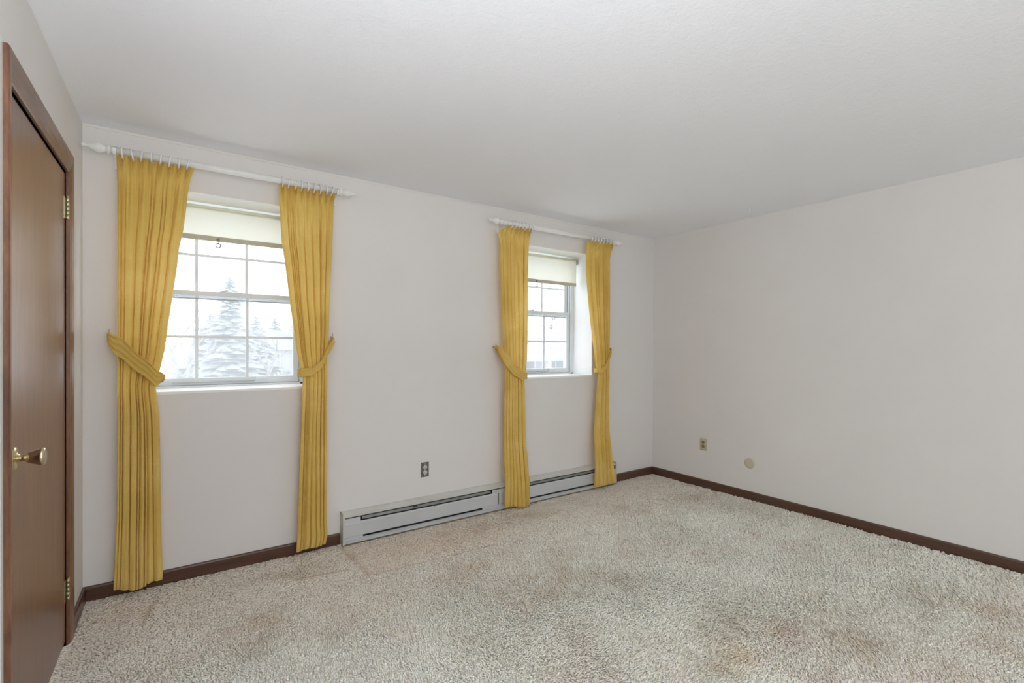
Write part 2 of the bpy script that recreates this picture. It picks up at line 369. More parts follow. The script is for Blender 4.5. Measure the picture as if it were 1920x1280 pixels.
# ------------------------------------------------------------------ windows
def window(idx, cx):
    w = bpy.data.objects.new('window_%d' % idx, None); C.objects.link(w); WL[w.name] = Vector((0, 0, 0))
    tag(w, 'double-hung window with white grid bars in a deep recess', kind='structure')
    x0, x1 = cx-OH, cx+OH
    # painted lining of the recess
    mb = MB(); mb.box(x0, x0+.006, .0015, RD, SILL, HEAD); mb.box(x1-.006, x1, .0015, RD, SILL, HEAD); mb.box(x0, x1, .0015, RD, HEAD-.006, HEAD)
    mb.build('reveal_lining', 'reveal_paint', w)
    mb = MB(); mb.box(x0+.001, x1-.001, -.002, RD+.02, SILL-.012, SILL+.004, .002); mb.build('window_sill', 'reveal_paint', w)
    fy0, fy1 = RD, RD+.11
    FO = .487; FI = .452                    # frame outer / inner half widths
    mb = MB(); mb.box(cx-FO-.008, cx-FI, fy0, fy1, SILL, HEAD, .002); mb.box(cx+FI, cx+FO+.008, fy0, fy1, SILL, HEAD, .002)
    mb.box(cx-FO, cx+FO, fy0, fy1, HEAD-.035, HEAD, .002); mb.box(cx-FO, cx+FO, fy0, fy1, SILL, SILL+.016, .002)
    mb.build('window_frame', 'sash_vinyl', w)
    mb = MB()
    for s in (-1, 1): mb.box(cx+s*FI, cx+s*(FI-.006), fy0+.012, fy0+.018, SILL+.016, HEAD-.035); mb.box(cx+s*FI, cx+s*(FI-.005), fy0+.046, fy0+.052, SILL+.016, HEAD-.035)
    mb.build('track_bead', 'track_grey', w)
    def sash(name, y0, y1, z0, z1, bot, top, stile):
        g0, g1 = cx-FI+.004+stile, cx+FI-.004-stile
        mb = MB(); mb.box(cx-FI+.004, g0, y0, y1, z0, z1, .0025); mb.box(g1, cx+FI-.004, y0, y1, z0, z1, .0025)
        mb.box(g0-.002, g1+.002, y0, y1, z0, z0+bot, .0025); mb.box(g0-.002, g1+.002, y0, y1, z1-top, z1, .0025)
        s = mb.build(name, 'sash_vinyl', w)
        ym = (y0+y1)/2; zz = (z0+bot, z1-top)
        zm = sum(zz)/2
        for k in (1, 2):
            xx = g0+(g1-g0)*k/3; mb = MB(); mb.box(xx-.008, xx+.008, ym-.006, ym+.006, zz[0], zz[1], .001); mb.build('muntin', 'sash_vinyl', s)
        mb = MB(); mb.box(g0, g1, ym-.0055, ym+.0055, zm-.0075, zm+.0075, .001); mb.build('muntin', 'sash_vinyl', s)
        gx = [g0, g0+(g1-g0)/3, g0+(g1-g0)*2/3, g1]
        for k in range(3):
            for a, b in ((zz[0], zm), (zm, zz[1])):
                mb = MB(); mb.add([(gx[k], ym+.004, a), (gx[k+1], ym+.004, a), (gx[k+1], ym+.004, b), (gx[k], ym+.004, b)], [(0, 1, 2, 3)]); mb.build('glass_pane', 'glass', s)
        return s
    lo = sash('lower_sash', fy0+.018, fy0+.046, SILL+.017, 1.648, .044, .030, .036)
    up = sash('upper_sash', fy0+.052, fy0+.080, 1.600, HEAD-.035, .040, .036, .036)
    mb = MB(); mb.box(cx-.40, cx+.40, fy0+.004, fy0+.02, 1.594, 1.602); mb.build('meeting_strip', 'track_grey', lo)
    # lift rail lips on the lower sash, tilt latches on its top
    for xx in (cx-.30, cx+.22): mb = MB(); mb.box(xx-.035, xx+.035, fy0+.003, fy0+.02, SILL+.042, SILL+.058, .002); mb.build('sash_lift', 'sash_vinyl', lo)
    mb = MB(); mb.box(cx-.26, cx+.18, fy0+.006, fy0+.019, SILL+.030, SILL+.035, .001); mb.build('lift_rail', 'track_grey', lo)
    for s in (-1, 1): mb = MB(); mb.box(cx+s*(FI-.012), cx+s*(FI-.045), fy0+.004, fy0+.02, 1.628, 1.646, .002); mb.build('tilt_latch', 'sash_vinyl', lo)
    mb = MB(); mb.lathe([(0, .018), (.006, .018), (.008, .012), (.012, .010)], (cx, fy0+.034, 1.648), (0, 0, 1), 14); mb.box(cx-.004, cx+.03, fy0+.028, fy0+.038, 1.655, 1.661, .001); mb.build('sash_lock', 'sash_vinyl', lo)
window(1, WC[0]); window(2, WC[1])
WL.clear(); 
for o in bpy.data.objects: WL[o.name] = Vector((0, 0, 0))

# ------------------------------------------------------------------ roller blinds
def blind(cx, zbot, label):
    b = thing('roller_blind', label, 'blind', (cx, .20, 2.14), 'roller blinds in the window recesses'); L = (cx, .20, 2.14)
    hw = .452
    def part(mb, name, mat, par=b): 
        o = mb.build(name, mat, None); o.parent = par; o.matrix_parent_inverse = Matrix.Translation(-Vector(L)) if par is b else Matrix.Identity(4); return o
    mb = MB(); mb.lathe([(0, .004), (.012, .004), (.0121, .0175), (2*hw+.014, .0175), (2*hw+.0141, .004), (2*hw+.028, .004)], (cx-hw-.014, .20, 2.142), (1, 0, 0), 24); part(mb, 'roller_tube', 'blind')
    rows = []
    for z, y in ((2.142, .1825), (2.10, .1828), (2.0, .184), (zbot+.03, .1845), (zbot, .1845)):
        rows.append([(cx-hw+2*hw*k/24, y+.0012*math.sin(k*1.3+z*9), z) for k in range(25)])
    mb = MB(); mb.grid(rows); part(mb, 'blind_fabric', 'blind')
    mb = MB(); mb.box(cx-hw, cx+hw, .1805, .1885, zbot, zbot+.030, .0015); hem = part(mb, 'hem_bar', 'blind_hem')
    for s in (-1, 1):
        mb = MB(); mb.box(cx+s*(hw+.022), cx+s*(hw+.025), .19, .235, 2.112, 2.162, .0006); mb.box(cx+s*(hw+.010), cx+s*(hw+.024), .194, .206, 2.136, 2.148, .001); mb.box(cx+s*(hw+.022), cx+s*(OH-.006), .215, .237, 2.11, 2.164, .001)
        part(mb, 'bracket', 'aged_brass')
    xr = cx-.03
    mb = MB(); mb.lathe([(0, .008), (.003, .009), (.005, .006)], (xr, .1805, zbot+.012), (0, -1, 0), 14); mb.tube([(xr, .177, zbot+.010), (xr+.001, .176, zbot-.012)], .0012, 6)
    mb.tube([(xr+.013*math.sin(a), .176, zbot-.025+.013*math.cos(a)) for a in [2*PI*k/20 for k in range(20)]], .0030, 6, True, True)
    part(mb, 'pull_ring', 'ring_metal')
blind(WC[0], 1.947, 'cream roller blind pulled a short way down in the left window')
blind(WC[1], 1.897, 'cream roller blind pulled down a little lower in the right window')

# ------------------------------------------------------------------ curtain rods
RY, RZ = -.092, 2.304
FIN = [(0, .0195), (.003, .0235), (.010, .0245), (.014, .019), (.018, .0145), (.024, .0175), (.034, .0235), (.046, .0262), (.058, .0245), (.070, .0185), (.082, .0115), (.090, .0075), (.095, .0075), (.100, .0100), (.106, .0105), (.111, .0075), (.114, .002)]
def rod(xa, xb, label, brs):
    r = thing('curtain_rod', label, 'curtain rod', (0, 0, 0), 'white wooden curtain rods')
    mb = MB(); mb.lathe([(0, .0185), (xb-xa, .0185)], (xa, RY, RZ), (1, 0, 0), 24); mb.build('pole', 'rod_paint', r)
    mb = MB(); mb.lathe(FIN, (xa, RY, RZ), (-1, 0, 0), 28); mb.build('finial', 'rod_paint', r)
    mb = MB(); mb.lathe(FIN, (xb, RY, RZ), (1, 0, 0), 28); mb.build('finial', 'rod_paint', r)
    for x in brs:
        mb = MB(); mb.box(x-.009, x+.009, -.012, 0, RZ-.075, RZ+.035, .003)
        mb.extr([(-.010, RZ-.060), (-.010, RZ-.022), (RY+.020, RZ-.020), (RY-.016, RZ-.024), (RY-.024, RZ-.010), (RY-.027, RZ+.004), (RY-.021, RZ+.004), (RY-.016, RZ-.010), (RY, RZ-.018), (RY+.018, RZ-.008), (RY+.022, RZ+.004), (RY+.028, RZ+.002), (RY+.030, RZ-.016), (-.004, RZ-.012), (-.004, RZ-.060)][::-1], 'x', x-.006, x+.006)
        mb.build('bracket', 'rod_paint', r)
    return r
rod(.119, 1.247, 'long white turned rod above the left window', (.135, 1.238))
rod(2.507, 3.785, 'long white turned rod above the right window', (2.525, 3.775))

# ------------------------------------------------------------------ curtains
def curtain(key, xo, xi, ztop, zbot, ntuck, seed, label, yc, rings):
    """xo / xi: (z, x) profiles of the outer and inner edge"""
    L = (sum(p[1] for p in xo)/len(xo), -.1, .04)
    c = thing('curtain', label, 'curtain', (0, 0, 0), 'golden yellow pinch-pleated curtains')
    rs = random.Random(seed)
    # fold pattern: widths of unequal folds
    ws = [rs.choice([.45, .7, 1., 1.5, 2.1])*rs.uniform(.85, 1.15) for _ in range(ntuck)]; tot = sum(ws); edges = [0]
    for a in ws: edges.append(edges[-1]+a/tot)
    amp = [rs.uniform(.6, 1.25) for _ in range(ntuck+1)]
    def phase(u):
        for i in range(ntuck):
            if u <= edges[i+1]+1e-9:
                return i, (u-edges[i])/(edges[i+1]-edges[i])
        return ntuck-1, 1.
    NU, NZ = ntuck*30, 84
    npl = len(rings)
    zt_mean = 2.285
    rows = []
    for r_ in range(NZ+1):
        tz = r_/NZ; tz = tz if tz > .12 else tz            # rows
        row = []
        for k in range(NU+1):
            u = k/NU
            z = ztop(u)+(zbot(u)-ztop(u))*(tz**1.0)
            a, b = interp(xo, z), interp(xi, z)
            dtop = ztop(u)-z
            # lateral drift of folds with height
            uu = u+.012*math.sin(5.1*z+seed+7*u)*math.sin(PI*u)
            uu = min(max(uu, 0), 1)
            i, f = phase(uu)
            s = math.sin(PI*f)                                  # one bulge per fold, crease between
            crease = max(s, 0)**.40
            A = interp([(0, .006), (.09, .010), (.20, .032), (.9, .040), (1.7, .034), (2.3, .025)], dtop)*amp[i]
            # tighter where tied back
            tie = math.exp(-((z-(1.16 if key < 2 else 1.10))/.10)**2)
            A *= 1-.35*tie
            y = yc(z)+A*.5-A*crease
            # heading: pinch pleats (three fine ridges at each ring)
            hd = max(0, 1-dtop/.115)
            hd = hd*hd*(3-2*hd)
            if hd > 0:
                up = u*npl-.5; d = abs(up-round(up))
                de = d/(.55+.75*max(0, 1-dtop/.09)); y += hd*(-.027*math.exp(-(de/.26)**2)*(.45+.55*math.cos(2*PI*de*4.6)) + .008*math.exp(-((d-.5)/.2)**2))
            # fine secondary wrinkles
            y += .0042*math.sin(u*ntuck*8.3+2.0*math.sin(z*2.2+seed))*(.40+.9*math.exp(-((dtop-.20)/.16)**2))
            # lateral overhang of folds
            xw = (b-a)
            ovr = interp([(0, -.02), (.10, .0), (.28, .08), (1.0, .105), (1.7, .10), (2.3, .09)], dtop)
            x = a+(b-a)*(u-ovr*(edges[i+1]-edges[i])*math.sin(2*PI*f))
            # flare of the hem
            hemf = max(0, 1-(z-zbot(u))/.35); y -= .010*hemf*math.sin(u*9+seed)
            row.append((x, y, z))
        rows.append(row)
    mb = MB(); mb.grid(rows); mb.build('cloth', 'curtain', c)
    # turned hem, a second layer just proud of the cloth along the bottom
    nh = 4; hr = []
    for q in range(nh):
        zq = NZ-nh+1+q; hr.append([(p[0], p[1]-.0016, p[2]) for p in rows[zq]])
    hr.append([(p[0], p[1]+.001, p[2]-.003) for p in rows[-1]])
    mb = MB(); mb.grid(hr); mb.build('hem', 'curtain', c)
    # rings on the rod, each with a hook down to the heading
    for x in rings:
        mb = MB(); tl_ = rs.uniform(-.22, .22); R0 = .0290; cz = RZ-R0+.0185+.003
        mb.tube([(x+R0*math.sin(tl_)*math.cos(a), RY+R0*math.sin(a), cz+R0*math.cos(tl_)*math.cos(a)*1.0) for a in [2*PI*k/22 for k in range(22)]], .0046, 8, True, True)
        ring = mb.build('curtain_ring', 'ring_plastic', c)
        mb = MB(); mb.tube([(x, RY, cz-R0+.001), (x, RY-.004, cz-R0-.006), (x, RY-.003, cz-R0-.012), (x, RY+.002, cz-R0-.008)], .0012, 5); mb.build('ring_hook', 'steel', ring)
    return c
Lo = [(2.282, .140), (2.172, .144), (1.382, .146), (1.0, .148), (.431, .142), (.181, .133), (.04, .128)]
Li = [(2.285, .473), (2.234, .458), (2.165, .446), (2.053, .436), (1.931, .422), (1.842, .405), (1.735, .396), (1.56, .374), (1.436, .358), (1.288, .342), (1.168, .319), (1.094, .303), (1.032, .308), (.946, .317), (.732, .322), (.303, .327), (.075, .334), (.039, .331)]
Ri = [(2.29, .896), (2.101, .905), (1.939, .915), (1.843, .93), (1.713, .946), (1.596, .958), (1.43, .982), (1.289, .998), (1.182, 1.018), (1.119, 1.036), (1.063, 1.033), (.876, 1.027), (.416, 1.013), (.131, 1.004), (.04, .998)]
Ro = [(2.292, 1.233), (2.222, 1.219), (2.082, 1.215), (1.873, 1.206), (1.611, 1.193), (1.39, 1.187), (1.237, 1.178), (.864, 1.177), (.388, 1.178), (.173, 1.180), (.113, 1.188), (.041, 1.174)]
L2o = [(2.275, 2.50), (2.217, 2.481), (2.133, 2.503), (1.95, 2.504), (1.65, 2.516), (1.363, 2.535), (1.191, 2.543), (.969, 2.545), (.499, 2.543), (.155, 2.532), (.054, 2.525)]
L2i = [(2.277, 2.812), (2.182, 2.782), (2.043, 2.773), (1.62, 2.772), (1.457, 2.768), (1.188, 2.755), (1.098, 2.745), (1.05, 2.730), (.96, 2.738), (.474, 2.76), (.176, 2.777), (.014, 2.786)]
R2i = [(2.277, 3.453), (2.193, 3.442), (1.967, 3.444), (1.727, 3.473), (1.539, 3.501), (1.31, 3.539), (1.143, 3.558), (1.075, 3.586), (.92, 3.583), (.48, 3.55), (.059, 3.531)]
R2o = [(2.263, 3.766), (2.134, 3.739), (1.667, 3.736), (1.31, 3.727), (.914, 3.721), (.546, 3.731), (.194, 3.755), (.025, 3.780)]
yA = lambda z: -.088-.008*math.exp(-((z-1.13)/.2)**2)
yB = lambda z: -.088-.010*math.exp(-((z-1.10)/.2)**2)-.034*max(0, min(1, (.55-z)/.35))
def lin(a, b, n): return [a+(b-a)*k/(n-1) for k in range(n)]
curtain(0, Lo, Li, lambda u: 2.284+.0*u, lambda u: .058-.020*math.sin(PI*min(1, u*1.3))-.006*u, 9, 3, 'leftmost yellow curtain, gathered back toward the wooden door', yA, lin(.165, .445, 8))
curtain(1, Ro, Ri, lambda u: 2.284, lambda u: .052-.012*u, 9, 11, 'yellow curtain on the right side of the left window', yA, lin(.915, 1.205, 9))
curtain(2, L2o, L2i, lambda u: 2.284-.062*max(0, 1-u/.28)**1.6, lambda u: .045-.035*min(1, u*1.5), 8, 21, 'yellow curtain on the left side of the right window, over the heater', yB, lin(2.60, 2.80, 7))
curtain(3, R2o, R2i, lambda u: 2.280, lambda u: .040-.008*u, 7, 33, 'yellow curtain nearest the far room corner, over the heater end', yB, lin(3.475, 3.75, 8))

# tiebacks: a folded cloth band round the curtain's waist, looped on a wall hook
def catmull(P, n):
    out = []
    for i in range(len(P)-1):
        p0, p1, p2, p3 = P[max(i-1, 0)], P[i], P[i+1], P[min(i+2, len(P)-1)]
        for k in range(n):
            s = k/n; out.append(tuple(.5*((2*p1[j])+(-p0[j]+p2[j])*s+(2*p0[j]-5*p1[j]+4*p2[j]-p3[j])*s*s+(-p0[j]+3*p1[j]-3*p2[j]+p3[j])*s**3) for j in range(len(p1))))
    out.append(P[-1]); return out
def tieback(path, hook, label, thick=.006):
    """path: (x, y, ztop, zbottom)"""
    t_ = thing('tieback', label, 'tieback', (0, 0, 0), 'yellow cloth curtain tiebacks')
    path = [(x, y if y > -.1 else -.1+(y+.1)*.62, zt, zb) for x, y, zt, zb in path]
    P = catmull(path, 9); rows = []; NW = 40
    for i, (x, y, zt, zb) in enumerate(P):
        q = P[min(i+1, len(P)-1)]; p = P[max(i-1, 0)]
        d = Vector((q[0]-p[0], q[1]-p[1], 0)); d = d.normalized() if d.length > 1e-6 else Vector((1, 0, 0)); nrm = Vector((d.y, -d.x, 0))
        ring = []
        for k in range(NW):
            a = 2*PI*k/NW; cc = math.cos(a); zz = (zt+zb)/2+(zt-zb)/2*(cc+.10*math.sin(i*.5))
            w_ = min(1, abs(zt-zb)/.06)
            off = thick*(.5 if math.sin(a) >= 0 else -.3)*min(1, 3*abs(math.sin(a)))+(.0085*w_*abs(math.sin(1.6*PI*(cc+.12*math.sin(i*.13))))*(1 if math.sin(a) > .05 else .3))
            ring.append((x+nrm.x*off, y+nrm.y*off, zz))
        ring.append(ring[0]); rows.append(ring)
    mb = MB(); mb.grid(rows); mb.build('band', 'curtain', t_)
    hk = thing('tieback_hook', 'small brass wall hook holding the '+label.split(',')[0].replace('yellow cloth ', ''), 'hook', (0, 0, 0), 'brass tieback hooks')
    hx, hz = hook
    mb = MB(); mb.lathe([(0, .008), (.003, .008), (.004, .004)], (hx, 0, hz), (0, -1, 0), 14); mb.build('plate', 'aged_brass', hk)
    mb = MB(); mb.tube([(hx, -.003, hz), (hx, -.022, hz-.002), (hx, -.036, hz+.004), (hx, -.040, hz+.016), (hx, -.035, hz+.024)], .0022, 7); mb.build('hook_arm', 'aged_brass', hk)
tieback([(.108, -.033, 1.372, 1.345), (.112, -.075, 1.374, 1.330), (.126, -.118, 1.368, 1.296), (.160, -.142, 1.345, 1.242), (.236, -.150, 1.262, 1.168), (.300, -.148, 1.190, 1.100), (.328, -.135, 1.163, 1.120), (.340, -.110, 1.155, 1.138), (.315, -.055, 1.16, 1.11), (.22, -.043, 1.23, 1.17), (.13, -.036, 1.34, 1.29), (.108, -.030, 1.37, 1.345)], (.108, 1.366), 'yellow cloth tieback crossing the leftmost curtain, looped on the wall by the door')
tieback([(1.222, -.033, 1.368, 1.348), (1.224, -.085, 1.362, 1.330), (1.208, -.128, 1.350, 1.305), (1.172, -.146, 1.300, 1.245), (1.133, -.150, 1.220, 1.172), (1.090, -.150, 1.180, 1.135), (1.040, -.145, 1.170, 1.116), (1.006, -.122, 1.168, 1.122), (1.008, -.080, 1.17, 1.12), (1.06, -.048, 1.20, 1.13), (1.16, -.038, 1.30, 1.24), (1.222, -.030, 1.365, 1.345)], (1.226, 1.368), 'yellow cloth tieback on the curtain right of the left window')
tieback([(2.492, -.033, 1.318, 1.298), (2.482, -.085, 1.322, 1.292), (2.492, -.128, 1.305, 1.230), (2.545, -.148, 1.250, 1.135), (2.610, -.152, 1.170, 1.080), (2.675, -.150, 1.122, 1.044), (2.728, -.138, 1.100, 1.050), (2.745, -.100, 1.09, 1.05), (2.72, -.055, 1.10, 1.05), (2.62, -.043, 1.18, 1.12), (2.53, -.036, 1.28, 1.23), (2.492, -.030, 1.315, 1.295)], (2.492, 1.312), 'yellow cloth tieback on the curtain left of the right window')
tieback([(3.760, -.033, 1.310, 1.292), (3.752, -.085, 1.306, 1.282), (3.735, -.128, 1.295, 1.250), (3.697, -.142, 1.242, 1.192), (3.650, -.148, 1.160, 1.110), (3.600, -.150, 1.125, 1.080), (3.560, -.140, 1.118, 1.078), (3.548, -.105, 1.115, 1.08), (3.57, -.055, 1.12, 1.08), (3.65, -.043, 1.18, 1.13), (3.73, -.036, 1.27, 1.23), (3.760, -.030, 1.308, 1.290)], (3.762, 1.306), 'yellow cloth tieback on the curtain nearest the far corner')

# ------------------------------------------------------------------ baseboard heater
hx0, hx1 = 1.286, 3.870
ht = thing('baseboard_heater', 'long grey white metal baseboard heater under the right window', 'heater')
mb = MB(); mb.box(hx0+.004, hx1-.004, -.006, -.0005, .002, .196); mb.build('back_panel', 'heater_dark', ht)
mb = MB(); mb.extr([(-.001, .203), (-.001, .198), (-.020, .197), (-.052, .183), (-.054, .174), (-.058, .174), (-.058, .187), (-.022, .203)], 'x', hx0+.003, hx1-.003); mb.build('hood', 'heater_top', ht)
def fpanel(a, b):
    mb = MB(); mb.extr([(-.060, .044), (-.062, .046), (-.062, .128), (-.056, .138), (-.050, .138), (-.050, .135), (-.055, .134), (-.059, .127), (-.059, .049), (-.045, .048), (-.045, .044)], 'x', a, b); mb.build('front_panel', 'heater_enamel', ht)
fpanel(hx0+.006, 2.505); fpanel(2.512, hx1-.006)
# damper blades in the top slot, with plain end pieces
def damper(a, b):
    mb = MB(); mb.extr([(-.050, .146), (-.053, .147), (-.045, .163), (-.041, .162)], 'x', a, b); mb.build('damper', 'damper_metal', ht)
damper(1.418, 2.440); damper(2.60, 3.78)
for a, b in ((hx0+.006, 1.405), (2.452, 2.59)):
    mb = MB(); mb.extr([(-.054, .137), (-.057, .137), (-.0555, .166), (-.052, .166)], 'x', a, b); mb.build('slot_cover', 'heater_enamel', ht)
mb = MB(); mb.extr([(-.056, .002), (-.060, .002), (-.060, .020), (-.066, .024), (-.066, .027), (-.054, .030), (-.050, .026)], 'x', hx0+.004, hx1-.004); mb.box(hx0+.004, hx1-.004, -.058, -.006, .000, .003); mb.build('lower_rail', 'heater_enamel', ht)
for a, b in ((hx0+.006, 1.42), (2.36, 2.60)): mb = MB(); mb.box(a, b, -.058, -.055, .029, .045); mb.build('lower_cover', 'heater_enamel', ht)
for k, xx in enumerate((1.79, 1.95)): mb = MB(); mb.box(xx-.006, xx+.022, -.060, -.048, .136+.02*(1-k), .146+.02*(1-k)); mb.build('damper_clip', 'heater_dark', ht)
for a, s in ((hx0, 1), (hx1, -1)):
    mb = MB(); e = [(0, -.002), (-.067, -.002), (-.067, .030), (-.064, .045), (-.064, .130), (-.061, .150), (-.062, .192), (-.024, .208), (0, .208)]
    mb.extr(e if s > 0 else e[::-1], 'x', a, a+s*.004); mb.box(a, a+s*.014, -.0655, -.0600, .0, .205 if s > 0 else .192, .001); mb.box(a, a+s*.014, -.064, -.0, .2, .2075); mb.build('end_cap', 'heater_top', ht)
mb = MB(); mb.lathe([(0, .011), (2.3, .011)], (1.45, -.030, .075), (1, 0, 0), 10); 
for k in range(230): mb.box(1.47+k*.0098, 1.4705+k*.0098, -.052, -.010, .048, .102)
tag(mb.build('heating_element', 'fin_metal', ht), kind='stuff')

# ------------------------------------------------------------------ outlets, cap, hooks
o1 = thing('wall_outlet', 'uncovered grey duplex outlet in its metal box beside the heater', 'outlet', (0, 0, 0))
ox, oz = 1.895, .400
mb = MB(); ow, oh_ = .031, .054
for a in ((-ow, -ow+.003, -oh_, oh_), (ow-.003, ow, -oh_, oh_), (-ow, ow, -oh_, -oh_+.003), (-ow, ow, oh_-.003, oh_)): mb.box(ox+a[0], ox+a[1], -.0025, 0, oz+a[2], oz+a[3])
mb.box(ox-ow, ox+ow, -.0012, 0, oz-oh_, oz+oh_); mb.build('outlet_box', 'steel_box', o1)
mb = MB(); mb.box(ox-.010, ox+.010, -.0055, -.001, oz-.050, oz+.050, .0008); mb.build('mounting_yoke', 'steel', o1)
for s in (-1, 1):
    mb = MB(); mb.extr([(ox+.0165*math.cos(a)*(1 if abs(math.cos(a)) < .85 else .93), oz+s*.0195+.0145*math.sin(a)) for a in [2*PI*k/28 for k in range(28)]], 'y', -.0095, -.003); rc = mb.build('receptacle', 'receptacle', o1)
    mb = MB(); mb.box(ox-.0075, ox-.0055, -.0099, -.0095, oz+s*.0195-.001, oz+s*.0195+.008); mb.box(ox+.0055, ox+.0075, -.0099, -.0095, oz+s*.0195-.001, oz+s*.0195+.007); mb.lathe([(0, .0024), (.0004, .0024)], (ox, -.0095, oz+s*.0195-.007), (0, -1, 0), 10, False); mb.build('plug_slot', 'slot_black', rc)
for z in (oz-.044, oz+.044, oz): mb = MB(); mb.lathe([(0, .003), (.0015, .003), (.002, .0015)], (ox, -.0055, z), (0, -1, 0), 10); mb.build('screw', 'steel', o1)
o2 = thing('wall_outlet', 'ivory outlet with brown sockets low on the right wall', 'outlet', (0, 0, 0))
oy, oz = -.594, .398
mb = MB(); mb.box(W-.006, W, oy-.035, oy+.035, oz-.057, oz+.057, .0025); mb.build('cover_plate', 'ivory_plastic', o2)
for s in (-1, 1):
    mb = MB(); mb.extr([(oy+.0165*math.cos(a), oz+s*.0195+.0145*math.sin(a)) for a in [2*PI*k/24 for k in range(24)]], 'x', W-.0085, W-.004); rc = mb.build('receptacle', 'brown_plastic', o2)
    mb = MB(); mb.box(W-.0090, W-.0085, oy-.0075, oy-.0055, oz+s*.0195-.001, oz+s*.0195+.008); mb.box(W-.0090, W-.0085, oy+.0055, oy+.0075, oz+s*.0195-.001, oz+s*.0195+.008); mb.build('plug_slot', 'slot_black', rc)
mb = MB(); mb.lathe([(0, .0028), (.001, .0028), (.0016, .001)], (W-.006, oy, oz), (-1, 0, 0), 10); mb.build('screw', 'steel', o2)
mb = MB(); mb.lathe([(0, .045), (.003, .0455), (.0075, .043), (.010, .038), (.0115, .020), (.0118, .001)], (W, -1.040, .309), (-1, 0, 0), 40)
tag(mb.build('blank_disc', 'ivory_cap'), 'round ivory blank cap low on the right wall', 'wall cap')
mb = MB(); mb.lathe([(0, .007), (.002, .007), (.004, .003)], (4.211, -1.166, H), (0, 0, -1), 10); mb.tube([(4.211, -1.166, H-.003), (4.211, -1.166, H-.016), (4.217, -1.166, H-.024), (4.211, -1.166, H-.031), (4.205, -1.166, H-.026)], .0016, 6)
tag(mb.build('ceiling_hook', 'white_paint'), 'tiny white cup hook screwed into the ceiling near the right wall', 'hook')
mb = MB(); mb.lathe([(0, .0025), (.010, .0025), (.0105, .005), (.012, .005)], (W, -.578, 2.408), (-1, 0, .15), 8)
tag(mb.build('nail', 'white_paint'), 'small painted nail high on the right wall near the corner', 'nail')
# made-up ceiling fixture for the added fill bulb, out of view
lp = thing('added_ceiling_lamp', 'added ceiling lamp fixture, unseen behind the viewpoint', 'lamp', (0, 0, 0))
mb = MB(); mb.lathe([(0, .07), (.02, .07), (.03, .03)], (2.0, -4.3, H), (0, 0, -1), 24); mb.build('canopy', 'white_paint', lp)
mb = MB(); mb.tube([(2.0, -4.3, H-.02), (2.0, -4.3, H-.20)], .008, 8); mb.build('stem', 'brass', lp)

# ------------------------------------------------------------------ carpet pile (stuff): twisted tufts, longer and leaning in the open floor
STAINS_PILE_SHADE = [(2.36, -2.15, 0.1, 0.07, 0.93, 0.8, 0.66), (3.03, -2.15, 0.12, 0.1, 0.88, 0.8, 0.74), (2.7, -2.16, 0.1, 0.04, 0.86, 0.72, 0.68), (2.62, -1.96, 0.2, 0.13, 0.8, 0.77, 0.72), (2.33, -1.99, 0.2, 0.12, 0.8, 0.77, 0.72), (2.92, -2.36, 0.22, 0.16, 0.8, 0.73, 0.67), (3.64, -2.45, 0.2, 0.12, 0.8, 0.77, 0.72), (3.72, -2.64, 0.2, 0.15, 0.88, 0.8, 0.74), (3.39, -2.8, 0.15, 0.12, 0.88, 0.8, 0.74), (4.34, -2.13, 0.05, 0.04, 0.8, 0.77, 0.72), (2.12, -1.21, 0.3, 0.22, 0.8, 0.73, 0.67), (2.46, -1.0, 0.18, 0.12, 0.8, 0.77, 0.72), (1.24, -0.87, 0.25, 0.1, 0.88, 0.8, 0.74), (1.74, -0.82, 0.25, 0.06, 0.88, 0.8, 0.74), (2.51, -0.28, 0.35, 0.12, 0.8, 0.73, 0.67), (1.68, -0.36, 0.35, 0.15, 0.96, 0.89, 0.86), (0.84, -0.26, 0.14, 0.07, 0.8, 0.77, 0.72), (1.07, -0.27, 0.12, 0.08, 0.8, 0.73, 0.67), (0.19, -0.25, 0.15, 0.1, 0.96, 0.89, 0.86), (0.75, -0.7, 0.15, 0.1, 0.88, 0.8, 0.74), (0.67, -0.94, 0.12, 0.08, 0.8, 0.77, 0.72), (3.44, -0.6, 0.2, 0.12, 0.88, 0.8, 0.74), (4.13, -0.73, 0.3, 0.1, 0.8, 0.77, 0.72), (2.2, -2.12, 0.2, 0.1, 0.8, 0.77, 0.72)]
